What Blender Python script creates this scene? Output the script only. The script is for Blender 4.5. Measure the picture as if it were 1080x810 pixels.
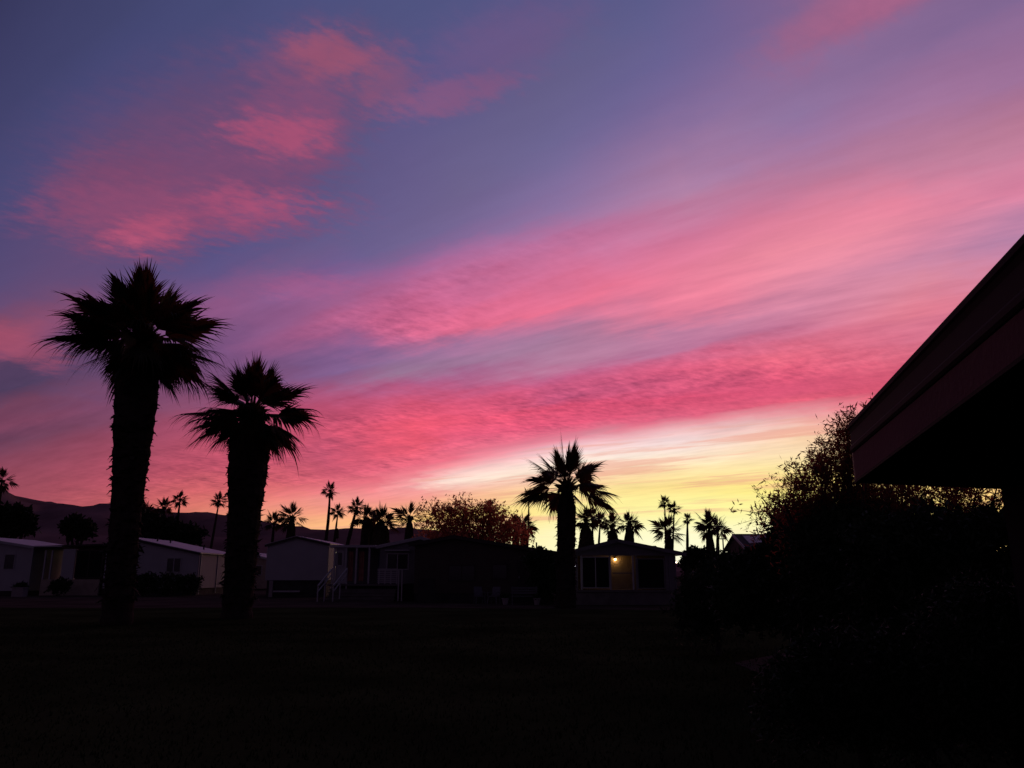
import bpy, bmesh, math, random
import numpy as np
from mathutils import Vector, Matrix, Euler

# ------------------------------------------------------------------ camera, sky, sun, exposure
sc = bpy.context.scene
for o in list(bpy.data.objects):
    bpy.data.objects.remove(o)
COL = sc.collection
R = math.radians
FPX, HOR, EYE = 831.0, 606.5, 1.6
PITCH = math.atan((HOR - 405) / FPX)
cam = bpy.data.cameras.new('camera')
cam.sensor_width = 36; cam.lens = 36 * FPX / 1080
cam.clip_start = .05; cam.clip_end = 20000
co = bpy.data.objects.new('camera', cam); COL.objects.link(co)
co.location = (0, 0, EYE); co.rotation_euler = (R(90) + PITCH, 0, 0)
sc.camera = co
sc.view_settings.view_transform = 'Standard'
sc.view_settings.look = 'None'
sc.view_settings.exposure = 0
sc.view_settings.gamma = 1
sc.view_settings.use_curve_mapping = False
sc.cycles.max_bounces = 6; sc.cycles.diffuse_bounces = 3; sc.cycles.glossy_bounces = 2
sc.cycles.transmission_bounces = 4; sc.cycles.transparent_max_bounces = 8
sc.cycles.caustics_reflective = False; sc.cycles.caustics_refractive = False

CP, SP = math.cos(PITCH), math.sin(PITCH)
def ray(px, py):
    u, v = (px - 540) / FPX, (405 - py) / FPX
    return Vector((u, CP - v * SP, SP + v * CP))
def at(px, py, Y):                       # the point of the line of sight through a photo point that lies Y metres ahead
    d = ray(px, py); return Vector((0, 0, EYE)) + d * (Y / d.y)
def lin(c):
    return tuple(((x / 255) / 12.92 if x <= 10.3 else (((x / 255) + .055) / 1.055) ** 2.4) for x in c)

# --- sky: dusk cloud streaks all run towards one point on the horizon (axis AX); colours are given per streak (angle w about AX) and distance from it (angle l)
VPAZ = R(-53.6)
AX = Vector((math.sin(VPAZ), math.cos(VPAZ), 0)); NX = Vector((math.cos(VPAZ), -math.sin(VPAZ), 0))
def lw(px, py):
    d = ray(px, py).normalized()
    return math.degrees(math.acos(max(-1, min(1, d.dot(AX))))), math.degrees(math.atan2(d.z, d.dot(NX)))
SKYCOLS = {
 0: [(0,58,58,95),(100,65,65,107),(200,72,72,118),(260,78,72,118),(300,88,74,118),(325,105,75,115),(345,132,74,104),(362,158,78,105),(374,130,72,105),(388,72,58,89),(418,74,58,89),(432,119,64,89),(452,119,64,91),(466,85,58,86),(485,127,66,89),(500,143,70,89),(520,151,75,91),(540,151,75,89),(570,155,81,84),(606,159,94,84)],
 120: [(0,65,68,108),(60,70,72,118),(110,78,74,121),(150,88,74,119),(200,96,74,116),(240,98,75,118),(280,92,76,121),(310,100,77,122),(335,122,80,125),(355,118,78,122),(380,87,68,106),(405,97,68,103),(425,131,70,101),(445,139,72,98),(470,150,73,98),(500,168,79,98),(530,185,88,98),(545,197,99,97),(606,206,117,97)],
 240: [(0,70,74,118),(80,80,78,126),(140,92,77,124),(200,90,79,128),(260,84,82,133),(288,98,83,133),(308,142,87,134),(325,140,86,132),(340,130,84,130),(370,112,80,128),(395,109,73,114),(415,129,76,112),(435,166,76,107),(460,181,78,105),(490,194,82,105),(515,218,105,109),(535,230,132,114),(548,236,160,123),(606,236,169,120)],
 360: [(0,76,80,127),(100,86,83,126),(200,93,87,133),(260,101,92,139),(282,112,93,148),(298,148,95,145),(318,160,95,142),(338,185,95,138),(354,150,92,140),(368,125,95,145),(396,125,92,142),(408,170,88,130),(424,183,77,112),(450,200,82,112),(475,194,84,114),(500,200,86,112),(514,235,118,132),(526,240,152,146),(536,242,148,134),(550,255,188,132),(568,255,205,135),(606,255,210,138)],
 425: [(0,78,82,128),(90,88,84,134),(150,98,89,136),(220,104,93,140),(262,112,99,145),(280,150,98,150),(305,182,100,146),(320,192,98,142),(338,212,98,136),(354,190,98,140),(366,140,102,150),(390,150,116,148),(402,168,92,136),(420,205,86,122),(446,234,88,114),(475,237,90,112),(490,230,104,128),(504,236,112,132),(514,238,135,145),(524,240,142,146),(536,246,168,138),(550,255,200,128),(568,255,222,145),(606,255,225,150)],
 480: [(0,80,84,130),(80,88,86,137),(140,100,93,138),(200,108,97,140),(246,118,102,150),(264,165,105,155),(290,192,105,150),(318,205,105,148),(338,226,105,140),(352,212,106,142),(363,160,114,156),(385,156,117,152),(396,168,97,142),(408,182,93,136),(422,214,86,121),(442,236,88,118),(465,228,94,128),(486,236,118,140),(497,252,190,190),(506,255,238,222),(519,246,172,155),(530,250,192,142),(545,255,215,122),(565,255,238,155),(606,255,240,170)],
 600: [(0,84,88,136),(80,100,94,136),(140,108,101,148),(190,130,110,158),(222,150,116,162),(246,182,112,158),(275,205,115,157),(300,224,115,152),(326,240,114,145),(343,178,124,163),(360,172,126,160),(381,180,126,158),(394,188,96,140),(406,205,90,130),(420,178,80,120),(430,220,80,115),(450,225,90,125),(464,226,138,158),(476,255,222,225),(490,255,242,220),(504,246,198,168),(520,255,234,156),(540,255,240,156),(560,255,248,195),(606,255,252,205)],
 720: [(0,90,92,142),(60,105,98,150),(110,124,105,155),(150,154,118,160),(190,172,126,164),(216,190,124,160),(245,205,118,157),(275,225,124,157),(300,236,129,157),(322,240,125,152),(334,225,120,150),(346,186,120,156),(366,182,116,154),(378,214,100,136),(395,225,94,129),(410,194,82,119),(424,220,80,115),(442,216,98,129),(455,238,190,192),(470,250,226,222),(482,254,232,205),(496,254,228,168),(514,250,220,140),(526,255,245,160),(545,255,248,165),(560,255,252,205),(606,255,255,232)],
 840: [(0,128,97,142),(30,124,100,145),(80,140,110,154),(110,141,115,160),(140,152,118,164),(165,172,120,157),(200,195,124,157),(230,225,130,158),(260,236,140,160),(290,226,140,164),(320,210,134,164),(342,196,116,150),(360,215,110,140),(376,230,105,130),(390,225,90,122),(410,206,81,116),(425,226,95,121),(438,232,150,160),(450,246,200,186),(461,245,205,167),(476,252,222,180),(490,254,232,168),(510,255,232,126),(530,255,243,148),(550,255,248,180),(606,255,252,215)],
 960: [(0,132,100,142),(40,132,105,150),(80,154,112,155),(120,166,118,158),(145,178,122,156),(180,188,126,158),(210,225,130,158),(235,230,138,164),(252,224,135,162),(270,202,135,169),(300,215,135,158),(330,225,125,146),(350,212,115,144),(370,216,105,130),(390,216,91,119),(410,220,86,116),(430,235,120,131),(446,246,190,166),(470,250,206,142),(500,255,220,132),(550,255,236,142),(606,255,238,160)],
 1080: [(0,126,102,148),(40,148,108,150),(80,155,112,155),(108,170,115,151),(128,186,122,150),(170,194,128,160),(200,210,125,160),(220,214,130,164),(240,168,130,170),(262,184,130,170),(300,220,130,156),(350,225,120,141),(400,222,110,130),(430,235,150,142),(470,250,190,132),(550,255,214,122),(606,255,214,130)],
}
_cols = []
for _x, _st in sorted(SKYCOLS.items()):
    _l, _w, _c = [], [], []
    for (_y, *_rgb) in sorted(_st, reverse=True):
        a, b = lw(_x, _y); _l.append(a); _w.append(b); _c.append(lin(_rgb))
    _cols.append((np.array(_w), np.array(_l), np.array(_c)))
def sky_colour(l, w):                  # (slightly greyer blues towards the top)
    ls = np.array([np.interp(w, c[0], c[1]) for c in _cols])
    cs = np.array([[np.interp(w, c[0], c[2][:, k]) for k in range(3)] for c in _cols])
    base = np.array([np.interp(l, ls, cs[:, k]) for k in range(3)])
    base = base * (np.array((1., 1., .98)) if base[1] < .35 else np.array((1., 1., 1.)))
    far = np.array(lin((26, 24, 42)))
    f = max(0, min(1, (l - 92) / 30)); f = f * f * (3 - 2 * f)
    return base * (1 - f) + far * f

world = bpy.data.worlds.new("World"); sc.world = world
world.use_nodes = True
NT = world.node_tree; NT.nodes.clear()
def _in(sock, v):
    if isinstance(v, bpy.types.NodeSocket): NT.links.new(v, sock)
    elif v is not None: sock.default_value = v
def M(op, a, b=None, c=None, clamp=False):
    n = NT.nodes.new('ShaderNodeMath'); n.operation = op; n.use_clamp = clamp
    for s, v in zip(n.inputs, (a, b, c)): _in(s, v)
    return n.outputs[0]
def VM(op, a, b=None, scale=None):
    n = NT.nodes.new('ShaderNodeVectorMath'); n.operation = op
    _in(n.inputs[0], a)
    if b is not None: _in(n.inputs[1], b)
    if scale is not None: _in(n.inputs['Scale'], scale)
    return n.outputs['Value'] if op in ('DOT_PRODUCT', 'LENGTH') else n.outputs[0]
def XYZ(x, y, z):
    n = NT.nodes.new('ShaderNodeCombineXYZ')
    for s, v in zip(n.inputs, (x, y, z)): _in(s, v)
    return n.outputs[0]
def NOISE(vec, scale, detail=4, rough=.55, out='Fac'):
    n = NT.nodes.new('ShaderNodeTexNoise'); _in(n.inputs['Vector'], vec)
    n.inputs['Scale'].default_value = scale; n.inputs['Detail'].default_value = detail; n.inputs['Roughness'].default_value = rough
    return n.outputs[out]
def SMOOTH(v, lo, hi, a=0., b=1.):
    n = NT.nodes.new('ShaderNodeMapRange'); n.interpolation_type = 'SMOOTHSTEP'; _in(n.inputs[0], v)
    for i, q in enumerate((lo, hi, a, b)): _in(n.inputs[1 + i], q)
    return n.outputs[0]
def LINR(v, lo, hi, a=0., b=1.):
    n = NT.nodes.new('ShaderNodeMapRange'); _in(n.inputs[0], v)
    for i, q in enumerate((lo, hi, a, b)): _in(n.inputs[1 + i], q)
    return n.outputs[0]
def MIX(f, a, b, mode='MIX'):
    n = NT.nodes.new('ShaderNodeMix'); n.data_type = 'RGBA'; n.blend_type = mode
    _in(n.inputs[0], f); _in(n.inputs[6], a); _in(n.inputs[7], b)
    return n.outputs[2]
def RAMP(f, stops):
    n = NT.nodes.new('ShaderNodeValToRGB'); e = n.color_ramp.elements
    while len(e) > 1: e.remove(e[-1])
    for i, (p, c) in enumerate(stops):
        q = e[0] if i == 0 else e.new(p)
        q.position = p; q.color = (*c, 1)
    _in(n.inputs[0], f); return n.outputs[0]

tc = NT.nodes.new('ShaderNodeTexCoord'); D = tc.outputs['Generated']
sep = NT.nodes.new('ShaderNodeSeparateXYZ'); NT.links.new(D, sep.inputs[0])
dz = M('MAXIMUM', sep.outputs[2], 0.0)
da, dn = VM('DOT_PRODUCT', D, tuple(AX)), VM('DOT_PRODUCT', D, tuple(NX))
L = M('MULTIPLY', M('ARCCOSINE', da), 180 / math.pi)
W = M('MULTIPLY', M('ARCTAN2', dz, dn), 180 / math.pi)
inv = M('DIVIDE', 1.0, M('ADD', dz, .09))
S, T = M('MULTIPLY', da, inv), M('MULTIPLY', dn, inv)      # position on the cloud layer, along and across the streaks
Pst = XYZ(M('MULTIPLY', S, .40), T, 3.3)
Pf = XYZ(M('MULTIPLY', S, .22), T, 7.7)
Ps = XYZ(S, T, 1.1)
n_big = M('SUBTRACT', NOISE(Pst, 1.1, 3, .5), .5)
n_mid = M('SUBTRACT', NOISE(Pst, 3.6, 5, .6), .5)
n_iso = M('SUBTRACT', NOISE(Ps, 5.5, 6, .62), .5)
n_fin = M('SUBTRACT', NOISE(Pf, 13., 6, .62), .5)
n_rip = M('SUBTRACT', NOISE(XYZ(M('MULTIPLY', S, 1.25), M('ADD', M('MULTIPLY', T, .9), M('MULTIPLY', S, .5)), 5.), 24., 4, .6), .5)
wk = SMOOTH(W, 3., 30., .07, 1.)
warp = M('ADD', M('ADD', M('MULTIPLY', n_big, 3.2), M('MULTIPLY', n_mid, 3.4)), M('ADD', M('MULTIPLY', n_iso, 2.0), M('MULTIPLY', n_fin, 2.2)))
W2 = M('ADD', W, M('MULTIPLY', warp, wk))
L2 = M('ADD', L, M('ADD', M('MULTIPLY', n_big, 4.), M('MULTIPLY', n_iso, 5.)))

LK = [16, 24, 32, 37, 41, 44, 47, 49.5, 52, 55, 58, 62, 66, 70, 74, 78, 82, 87, 95, 120, 150]
prev = None
fa, fb = LINR(W2, 0., 20.), LINR(W2, 20., 60.)
sel = M('GREATER_THAN', W2, 20.)
for i, lk in enumerate(LK):
    ra = RAMP(fa, [(j / 30, sky_colour(lk, 20 * j / 30)) for j in range(31)])
    rb = RAMP(fb, [(j / 30, sky_colour(lk, 20 + 40 * j / 30)) for j in range(31)])
    colr = MIX(sel, ra, rb)
    prev = colr if prev is None else MIX(LINR(L2, LK[i - 1], lk), prev, colr)
base = prev

# patches of cloud lit pink from below
def blob(px, py, sx, sy, rot, strength, colour, base, lo=.3, hi=.75, k=.9):
    c = ray(px, py).normalized()
    r_ = Vector((0, 0, 1)).cross(c).normalized() * -1; u_ = r_.cross(c).normalized()
    if u_.z < 0: u_.negate()
    cr, sr = math.cos(R(rot)), math.sin(R(rot))
    e1 = r_ * cr + u_ * sr; e2 = -r_ * sr + u_ * cr
    x = M('ADD', VM('DOT_PRODUCT', D, tuple(e1 * (FPX / sx))), M('MULTIPLY', n_big, 1.1))
    y = M('ADD', VM('DOT_PRODUCT', D, tuple(e2 * (FPX / sy))), M('MULTIPLY', n_mid, 1.6))
    g = M('EXPONENT', M('MULTIPLY', M('ADD', M('MULTIPLY', x, x), M('MULTIPLY', y, y)), -.7))
    g = M('MULTIPLY', g, M('GREATER_THAN', VM('DOT_PRODUCT', D, tuple(c)), .5))
    g = M('ADD', g, M('MULTIPLY', M('MULTIPLY', M('ADD', n_iso, M('MULTIPLY', n_rip, 1.25)), k), SMOOTH(g, .04, .3)))
    return MIX(M('MULTIPLY', SMOOTH(g, lo, hi), strength), base, (*lin(colour), 1))
for a in [
    (205, 165, 100, 56, 24, .75, (100, 73, 112), .1, .95, .5),
    (270, 125, 105, 52, 36, .7, (100, 75, 115), .1, .9, .5),
    (235, 190, 95, 42, 22, .7, (122, 74, 113), .1, .9, .7),
    (140, 215, 58, 40, 14, .75, (124, 73, 110), .1, .95, .6),
    (215, 226, 115, 26, 10, .75, (142, 76, 113), .1, 1.0, .9),
    (270, 216, 55, 17, 9, .65, (176, 82, 118), .2, 1.05, 1.1),
    (160, 242, 36, 15, 22, .7, (184, 84, 116), .2, 1.05, .9),
    (310, 126, 62, 34, 28, .7, (136, 78, 116), .1, 1.0, .8),
    (292, 140, 44, 19, 16, .72, (172, 80, 114), .2, 1.0, 1.2),
    (345, 66, 60, 26, 10, .6, (130, 80, 116), .1, 1.0, .8),
    (352, 60, 38, 20, 4, .7, (158, 84, 111), .2, 1.0, 1.0),
    (408, 84, 36, 24, 40, .55, (138, 84, 118), .15, 1., .9),
    (470, 100, 62, 15, 14, .65, (144, 88, 126), .15, 1., 1.1),
    (530, 45, 80, 36, 20, .5, (116, 86, 130), .1, 1., .6),
    (880, 20, 66, 24, 14, .75, (160, 98, 134), .1, 1., .5),
    (945, -4, 60, 18, 14, .7, (166, 98, 134), .1, 1., .5),
    (330, 302, 50, 13, 6, .5, (172, 92, 138), .2, 1., .8),
    (12, 362, 42, 15, -14, .7, (160, 78, 105), .15, 1., .8),
]:
    base = blob(*a[:6], a[6], base, *a[7:])
# ripples and fine streaks of the cloud sheet
sepc = NT.nodes.new('ShaderNodeSeparateColor'); NT.links.new(base, sepc.inputs[0])
low = M('MULTIPLY', SMOOTH(sepc.outputs[1], .20, .10), SMOOTH(sepc.outputs[0], .25, .6))
low = M('MULTIPLY', low, SMOOTH(NOISE(Pst, 1.7, 2, .5), .35, .6, .35, 1.))
k1 = M('ADD', M('MULTIPLY', n_fin, .55), M('MULTIPLY', n_mid, .35))
k1 = M('MULTIPLY', M('MULTIPLY', k1, SMOOTH(W, 1.5, 9., 0., 1.)), SMOOTH(W, 18., 42., 1., .3))
n_bil = M('SUBTRACT', NOISE(XYZ(M('MULTIPLY', S, 1.5), M('ADD', M('MULTIPLY', T, .8), M('MULTIPLY', S, -.6)), 9.), 6.5, 3, .5), .5)
k2 = M('MULTIPLY', M('MULTIPLY', M('ADD', M('MULTIPLY', n_rip, .95), M('ADD', M('MULTIPLY', n_bil, .5), M('MULTIPLY', n_iso, .6))), low), 1.3)
gain = M('ADD', 1.0, M('ADD', k1, k2))
gg = M('POWER', gain, .8)
base = VM('MULTIPLY', base, XYZ(gain, M('MULTIPLY', gain, 1.), gg))
hz = NOISE(XYZ(M('MULTIPLY', L, .045), M('MULTIPLY', M('ADD', W, M('MULTIPLY', n_big, .0)), .85), 2.), 1.6, 5, .6)
hm = M('MULTIPLY', SMOOTH(hz, .49, .62), M('MULTIPLY', SMOOTH(W, 2.5, 5.), SMOOTH(W, 17., 11.)))
hm = M('MULTIPLY', hm, SMOOTH(sepc.outputs[1], .25, .6))
base = MIX(M('MULTIPLY', hm, .55), base, (*lin((236, 160, 140)), 1))
hi_ramp = RAMP(LINR(W, 60., 180.), [(0, lin((54, 54, 92))), (.15, lin((32, 33, 58))), (.35, lin((21, 21, 38))), (.7, lin((46, 37, 55))), (1, lin((74, 56, 80)))])
base = MIX(SMOOTH(W, 56., 74.), base, hi_ramp)
base = MIX(SMOOTH(sep.outputs[2], -.005, -.06), base, (.004, .003, .004, 1))
sky = NT.nodes.new('ShaderNodeTexSky'); sky.sky_type = 'NISHITA'; sky.sun_disc = False
SUN_AZ, SUN_EL = R(15.5), R(-2.5)
sky.sun_elevation = SUN_EL; sky.sun_rotation = SUN_AZ
bg1 = NT.nodes.new('ShaderNodeBackground'); NT.links.new(sky.outputs[0], bg1.inputs[0]); bg1.inputs[1].default_value = .008
bg2 = NT.nodes.new('ShaderNodeBackground'); NT.links.new(base, bg2.inputs[0]); bg2.inputs[1].default_value = 1.0
add = NT.nodes.new('ShaderNodeAddShader'); NT.links.new(bg1.outputs[0], add.inputs[0]); NT.links.new(bg2.outputs[0], add.inputs[1])
wo = NT.nodes.new('ShaderNodeOutputWorld'); NT.links.new(add.outputs[0], wo.inputs[0])
world.cycles.sampling_method = 'MANUAL'; world.cycles.sample_map_resolution = 1024

# the last direct light of a sun that has just gone down behind the hills
sl = bpy.data.lights.new('sun', 'SUN'); sl.energy = .03; sl.angle = R(.5); sl.color = (1, .62, .4)
so = bpy.data.objects.new('sun', sl); COL.objects.link(so)
so.rotation_euler = (R(90 - 1.0), 0, R(180) - SUN_AZ); so.location = (30, 110, 30)

# ------------------------------------------------------------------ helpers
def link(name, me, parent=None):
    o = bpy.data.objects.new(name, me); COL.objects.link(o)
    if parent is not None:
        o.parent = parent
        o.matrix_parent_inverse = Matrix.Translation(-parent.location) if parent.rotation_euler.z == 0 else parent.matrix_basis.inverted()
    return o
def tag(o, label=None, cat=None, group=None, kind=None):
    for k, v in (('label', label), ('category', cat), ('group', group), ('kind', kind)):
        if v: o[k] = v
    return o
def thing(name, loc, label, cat, group=None):
    o = bpy.data.objects.new(name, None); COL.objects.link(o); o.location = loc; o.empty_display_size = .3
    return tag(o, label, cat, group)

class MB:                                 # collects shapes (world coordinates) into one mesh
    def __init__(s): s.v, s.f, s.smooth = [], [], False
    def poly(s, pts):
        n = len(s.v); s.v += [tuple(p) for p in pts]; s.f.append(tuple(range(n, n + len(pts))))
    def hexa(s, p):                       # eight corners: bottom ring 0-3, top ring 4-7
        n = len(s.v); s.v += [tuple(q) for q in p]
        for f in ((3, 2, 1, 0), (4, 5, 6, 7), (0, 1, 5, 4), (1, 2, 6, 5), (2, 3, 7, 6), (3, 0, 4, 7)):
            s.f.append(tuple(n + i for i in f))
    def box(s, x0, x1, y0, y1, z0, z1):
        s.hexa([(x0, y0, z0), (x1, y0, z0), (x1, y1, z0), (x0, y1, z0), (x0, y0, z1), (x1, y0, z1), (x1, y1, z1), (x0, y1, z1)])
    def beam(s, a, b, w, h, up=(0, 0, 1)):
        a, b = Vector(a), Vector(b); d = (b - a).normalized(); up = Vector(up)
        if abs(d.dot(up)) > .98: up = Vector((0, 1, 0))
        r = d.cross(up).normalized() * (w / 2); u = r.cross(d).normalized() * (h / 2)
        s.hexa([a - r - u, a + r - u, b + r - u, b - r - u, a - r + u, a + r + u, b + r + u, b - r + u])
    def tube(s, pts, rad, n=8, caps=True):
        pts = [Vector(p) for p in pts]; base = len(s.v)
        for i, p in enumerate(pts):
            d = (pts[min(i + 1, len(pts) - 1)] - pts[max(i - 1, 0)]).normalized()
            r = d.cross(Vector((0, 1, 0)) if abs(d.y) < .9 else Vector((1, 0, 0))).normalized(); u = r.cross(d)
            q = rad[i] if hasattr(rad, '__len__') else rad
            for k in range(n):
                t = 2 * math.pi * k / n; s.v.append(tuple(p + (r * math.cos(t) + u * math.sin(t)) * q))
        for i in range(len(pts) - 1):
            for k in range(n):
                a, b = base + i * n + k, base + i * n + (k + 1) % n
                s.f.append((a, b, b + n, a + n))
        if caps:
            s.f.append(tuple(base + k for k in reversed(range(n)))); s.f.append(tuple(base + (len(pts) - 1) * n + k for k in range(n)))
    def build(s, name, mat, parent=None, smooth=False):
        me = bpy.data.meshes.new(name); me.from_pydata(s.v, [], s.f); me.update()
        if smooth: me.polygons.foreach_set('use_smooth', [True] * len(me.polygons))
        me.materials.append(mat)
        return link(name, me, parent)
def quads(name, V, mat, parent=None, tri=False):        # numpy array (n, 4 or 3, 3) of faces
    k = V.shape[1]; n = V.shape[0]
    me = bpy.data.meshes.new(name); me.vertices.add(n * k); me.vertices.foreach_set('co', V.reshape(-1).astype(np.float32))
    me.loops.add(n * k); me.loops.foreach_set('vertex_index', np.arange(n * k, dtype=np.int32))
    me.polygons.add(n); me.polygons.foreach_set('loop_start', np.arange(0, n * k, k, dtype=np.int32))
    me.update(calc_edges=True); me.materials.append(mat)
    return link(name, me, parent)

# ------------------------------------------------------------------ materials
def mat(name, col, rough=.8, spec=.3, var=.25, scale=3., transl=None, bump=0., bscale=40., lines=None, metal=0.):
    m = bpy.data.materials.new(name); m.use_nodes = True; nt = m.node_tree; b = nt.nodes['Principled BSDF']
    b.inputs['Roughness'].default_value = rough; b.inputs['Specular IOR Level'].default_value = spec; b.inputs['Metallic'].default_value = metal
    tcn = nt.nodes.new('ShaderNodeTexCoord'); n = nt.nodes.new('ShaderNodeTexNoise')
    nt.links.new(tcn.outputs['Object'], n.inputs['Vector']); n.inputs['Scale'].default_value = scale; n.inputs['Detail'].default_value = 5
    r = nt.nodes.new('ShaderNodeValToRGB'); nt.links.new(n.outputs['Fac'], r.inputs[0])
    r.color_ramp.elements[0].position = .3; r.color_ramp.elements[1].position = .7
    r.color_ramp.elements[0].color = (*[c * (1 - var) for c in col], 1); r.color_ramp.elements[1].color = (*[min(1, c * (1 + var)) for c in col], 1)
    nt.links.new(r.outputs[0], b.inputs['Base Color'])
    hgt = None
    if lines:
        wv = nt.nodes.new('ShaderNodeTexWave'); wv.bands_direction = lines[0]; wv.inputs['Scale'].default_value = lines[1]; wv.wave_profile = 'SAW'
        nt.links.new(tcn.outputs['Object'], wv.inputs['Vector']); hgt = wv.outputs['Fac']; bump = bump or .4
    elif bump:
        n2 = nt.nodes.new('ShaderNodeTexNoise'); n2.inputs['Scale'].default_value = bscale; n2.inputs['Detail'].default_value = 4
        nt.links.new(tcn.outputs['Object'], n2.inputs['Vector']); hgt = n2.outputs['Fac']
    if hgt is not None:
        bp = nt.nodes.new('ShaderNodeBump'); bp.inputs['Strength'].default_value = bump; bp.inputs['Distance'].default_value = .03
        nt.links.new(hgt, bp.inputs['Height']); nt.links.new(bp.outputs[0], b.inputs['Normal'])
    if transl:
        tr = nt.nodes.new('ShaderNodeBsdfTranslucent'); tr.inputs[0].default_value = (*transl[0], 1)
        mx = nt.nodes.new('ShaderNodeMixShader'); mx.inputs[0].default_value = transl[1]
        nt.links.new(b.outputs[0], mx.inputs[1]); nt.links.new(tr.outputs[0], mx.inputs[2])
        nt.links.new(mx.outputs[0], nt.nodes['Material Output'].inputs[0])
    return m
def emit(name, col, s):
    m = bpy.data.materials.new(name); m.use_nodes = True; nt = m.node_tree; nt.nodes.remove(nt.nodes['Principled BSDF'])
    e = nt.nodes.new('ShaderNodeEmission'); e.inputs[0].default_value = (*col, 1); e.inputs[1].default_value = s
    nt.links.new(e.outputs[0], nt.nodes['Material Output'].inputs[0]); return m
m_frond = mat('palm_frond', (.03, .038, .018), .65, .2, .3, 1.2, ((.20, .05, .025), .2))  # reddish transmitted tint imitates the fringe of fronds against bright sky
m_dead = mat('dead_frond', (.07, .05, .032), .9, .1, .35, 4.)
m_trunk = mat('palm_bark', (.045, .034, .027), .95, .1, .35, 5., bump=.5, bscale=14.)
m_fringe_leaf = mat('red_fringe_leaf', (.07, .025, .02), .7, .2, .4, .8, ((.95, .30, .15), .58))  # red fringe of backlit foliage is put into the leaf colour
m_leaf = mat('oleander_leaf', (.035, .05, .022), .6, .3, .35, 1.5, ((.7, .17, .09), .42))  # green leaf; red transmitted tint stands in for its backlit edge fringe
m_hedge = mat('hedge_leaf', (.03, .045, .02), .75, .2, .4, 1.5)
m_bark = mat('grey_bark', (.06, .048, .04), .95, .1, .3, 6.)
m_darktree = mat('dark_tree_leaf', (.03, .04, .02), .8, .1, .4, .5)
m_white = mat('white_siding', (.48, .47, .49), .7, .3, .06, 1.2, lines=('Z', 8.))
m_panel = mat('pale_panel_siding', (.27, .25, .29), .7, .3, .06, 1., lines=('X', 5.))
m_grey = mat('grey_siding', (.22, .21, .22), .75, .3, .1, 1.2, lines=('Z', 8.))
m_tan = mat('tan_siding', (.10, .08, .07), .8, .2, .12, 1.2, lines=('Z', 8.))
m_stucco = mat('stucco', (.4, .33, .26), .9, .1, .12, 3., bump=.3, bscale=60.)
m_roofw = mat('pale_metal_roof', (.50, .46, .48), .5, .4, .10, .8, lines=('Y', 2.5))
m_roofd = mat('dark_shingle_roof', (.05, .042, .042), .9, .2, .3, 5., bump=.4, bscale=25.)
m_trimw = mat('white_trim', (.44, .42, .43), .6, .3, .05)
m_trimd = mat('brown_trim', (.05, .035, .035), .6, .3, .2)
m_skirt = mat('dark_skirting', (.055, .05, .05), .85, .1, .25, 2., lines=('X', 6.))
m_wood = mat('weathered_deck_boards', (.15, .13, .13), .85, .1, .2, 2.)
m_glass = mat('dark_window_glass', (.008, .008, .01), .12, .5, .1)
m_screen = mat('insect_screen', (.015, .014, .014), .8, .1, .1, 20.)
m_curtain = mat('faded_red_curtain', (.50, .22, .19), .9, .1, .25, 3., lines=('X', 3.))
m_blue = mat('blue_painted_door', (.07, .10, .2), .6, .3, .1)
m_gutter = mat('brown_gutter_metal', (.022, .014, .015), .8, .08, .15, 1.5)
m_fascia = mat('painted_fascia_board', (.17, .075, .078), .9, .05, .12, 1.5, bump=.15, bscale=30.)
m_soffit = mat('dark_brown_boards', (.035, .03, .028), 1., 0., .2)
m_soil = mat('dark_soil', (.065, .048, .042), 1., 0., .3, .4, bump=.4, bscale=4.)
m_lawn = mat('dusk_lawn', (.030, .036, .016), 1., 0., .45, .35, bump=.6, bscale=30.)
m_grass = mat('grass_blade', (.032, .042, .016), 1., 0., .3, .6)
m_path = mat('gravel_path', (.075, .06, .055), 1., 0., .25, 6., bump=.5, bscale=50.)
m_hill = mat('desert_hillside', (.20, .12, .125), 1., .0, .35, .006)
m_pole = mat('weathered_pole', (.05, .04, .035), .9, .1, .2)
m_plastic = mat('dull_garden_plastic', (.12, .115, .135), .5, .3, .05)
m_pot = mat('pale_planter', (.32, .28, .28), .8, .2, .1)
m_red = mat('red_cloth', (.45, .06, .05), .8, .2, .1)

# ------------------------------------------------------------------ ground and hills
def sheet(name, x0, x1, y0, y1, z, m, n=2, amp=0., kind='structure', seed=1):
    rng = np.random.default_rng(seed); xs, ys = np.linspace(x0, x1, n), np.linspace(y0, y1, n)
    b = MB(); b.v = [(x, y, z + (rng.random() - .5) * amp) for y in ys for x in xs]
    b.f = [(j * n + i, j * n + i + 1, (j + 1) * n + i + 1, (j + 1) * n + i) for j in range(n - 1) for i in range(n - 1)]
    o = b.build(name, m, None, True); o['kind'] = kind; return o
sheet('ground', -7000, 7000, -2000, 9000, -.004, m_soil)
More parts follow.
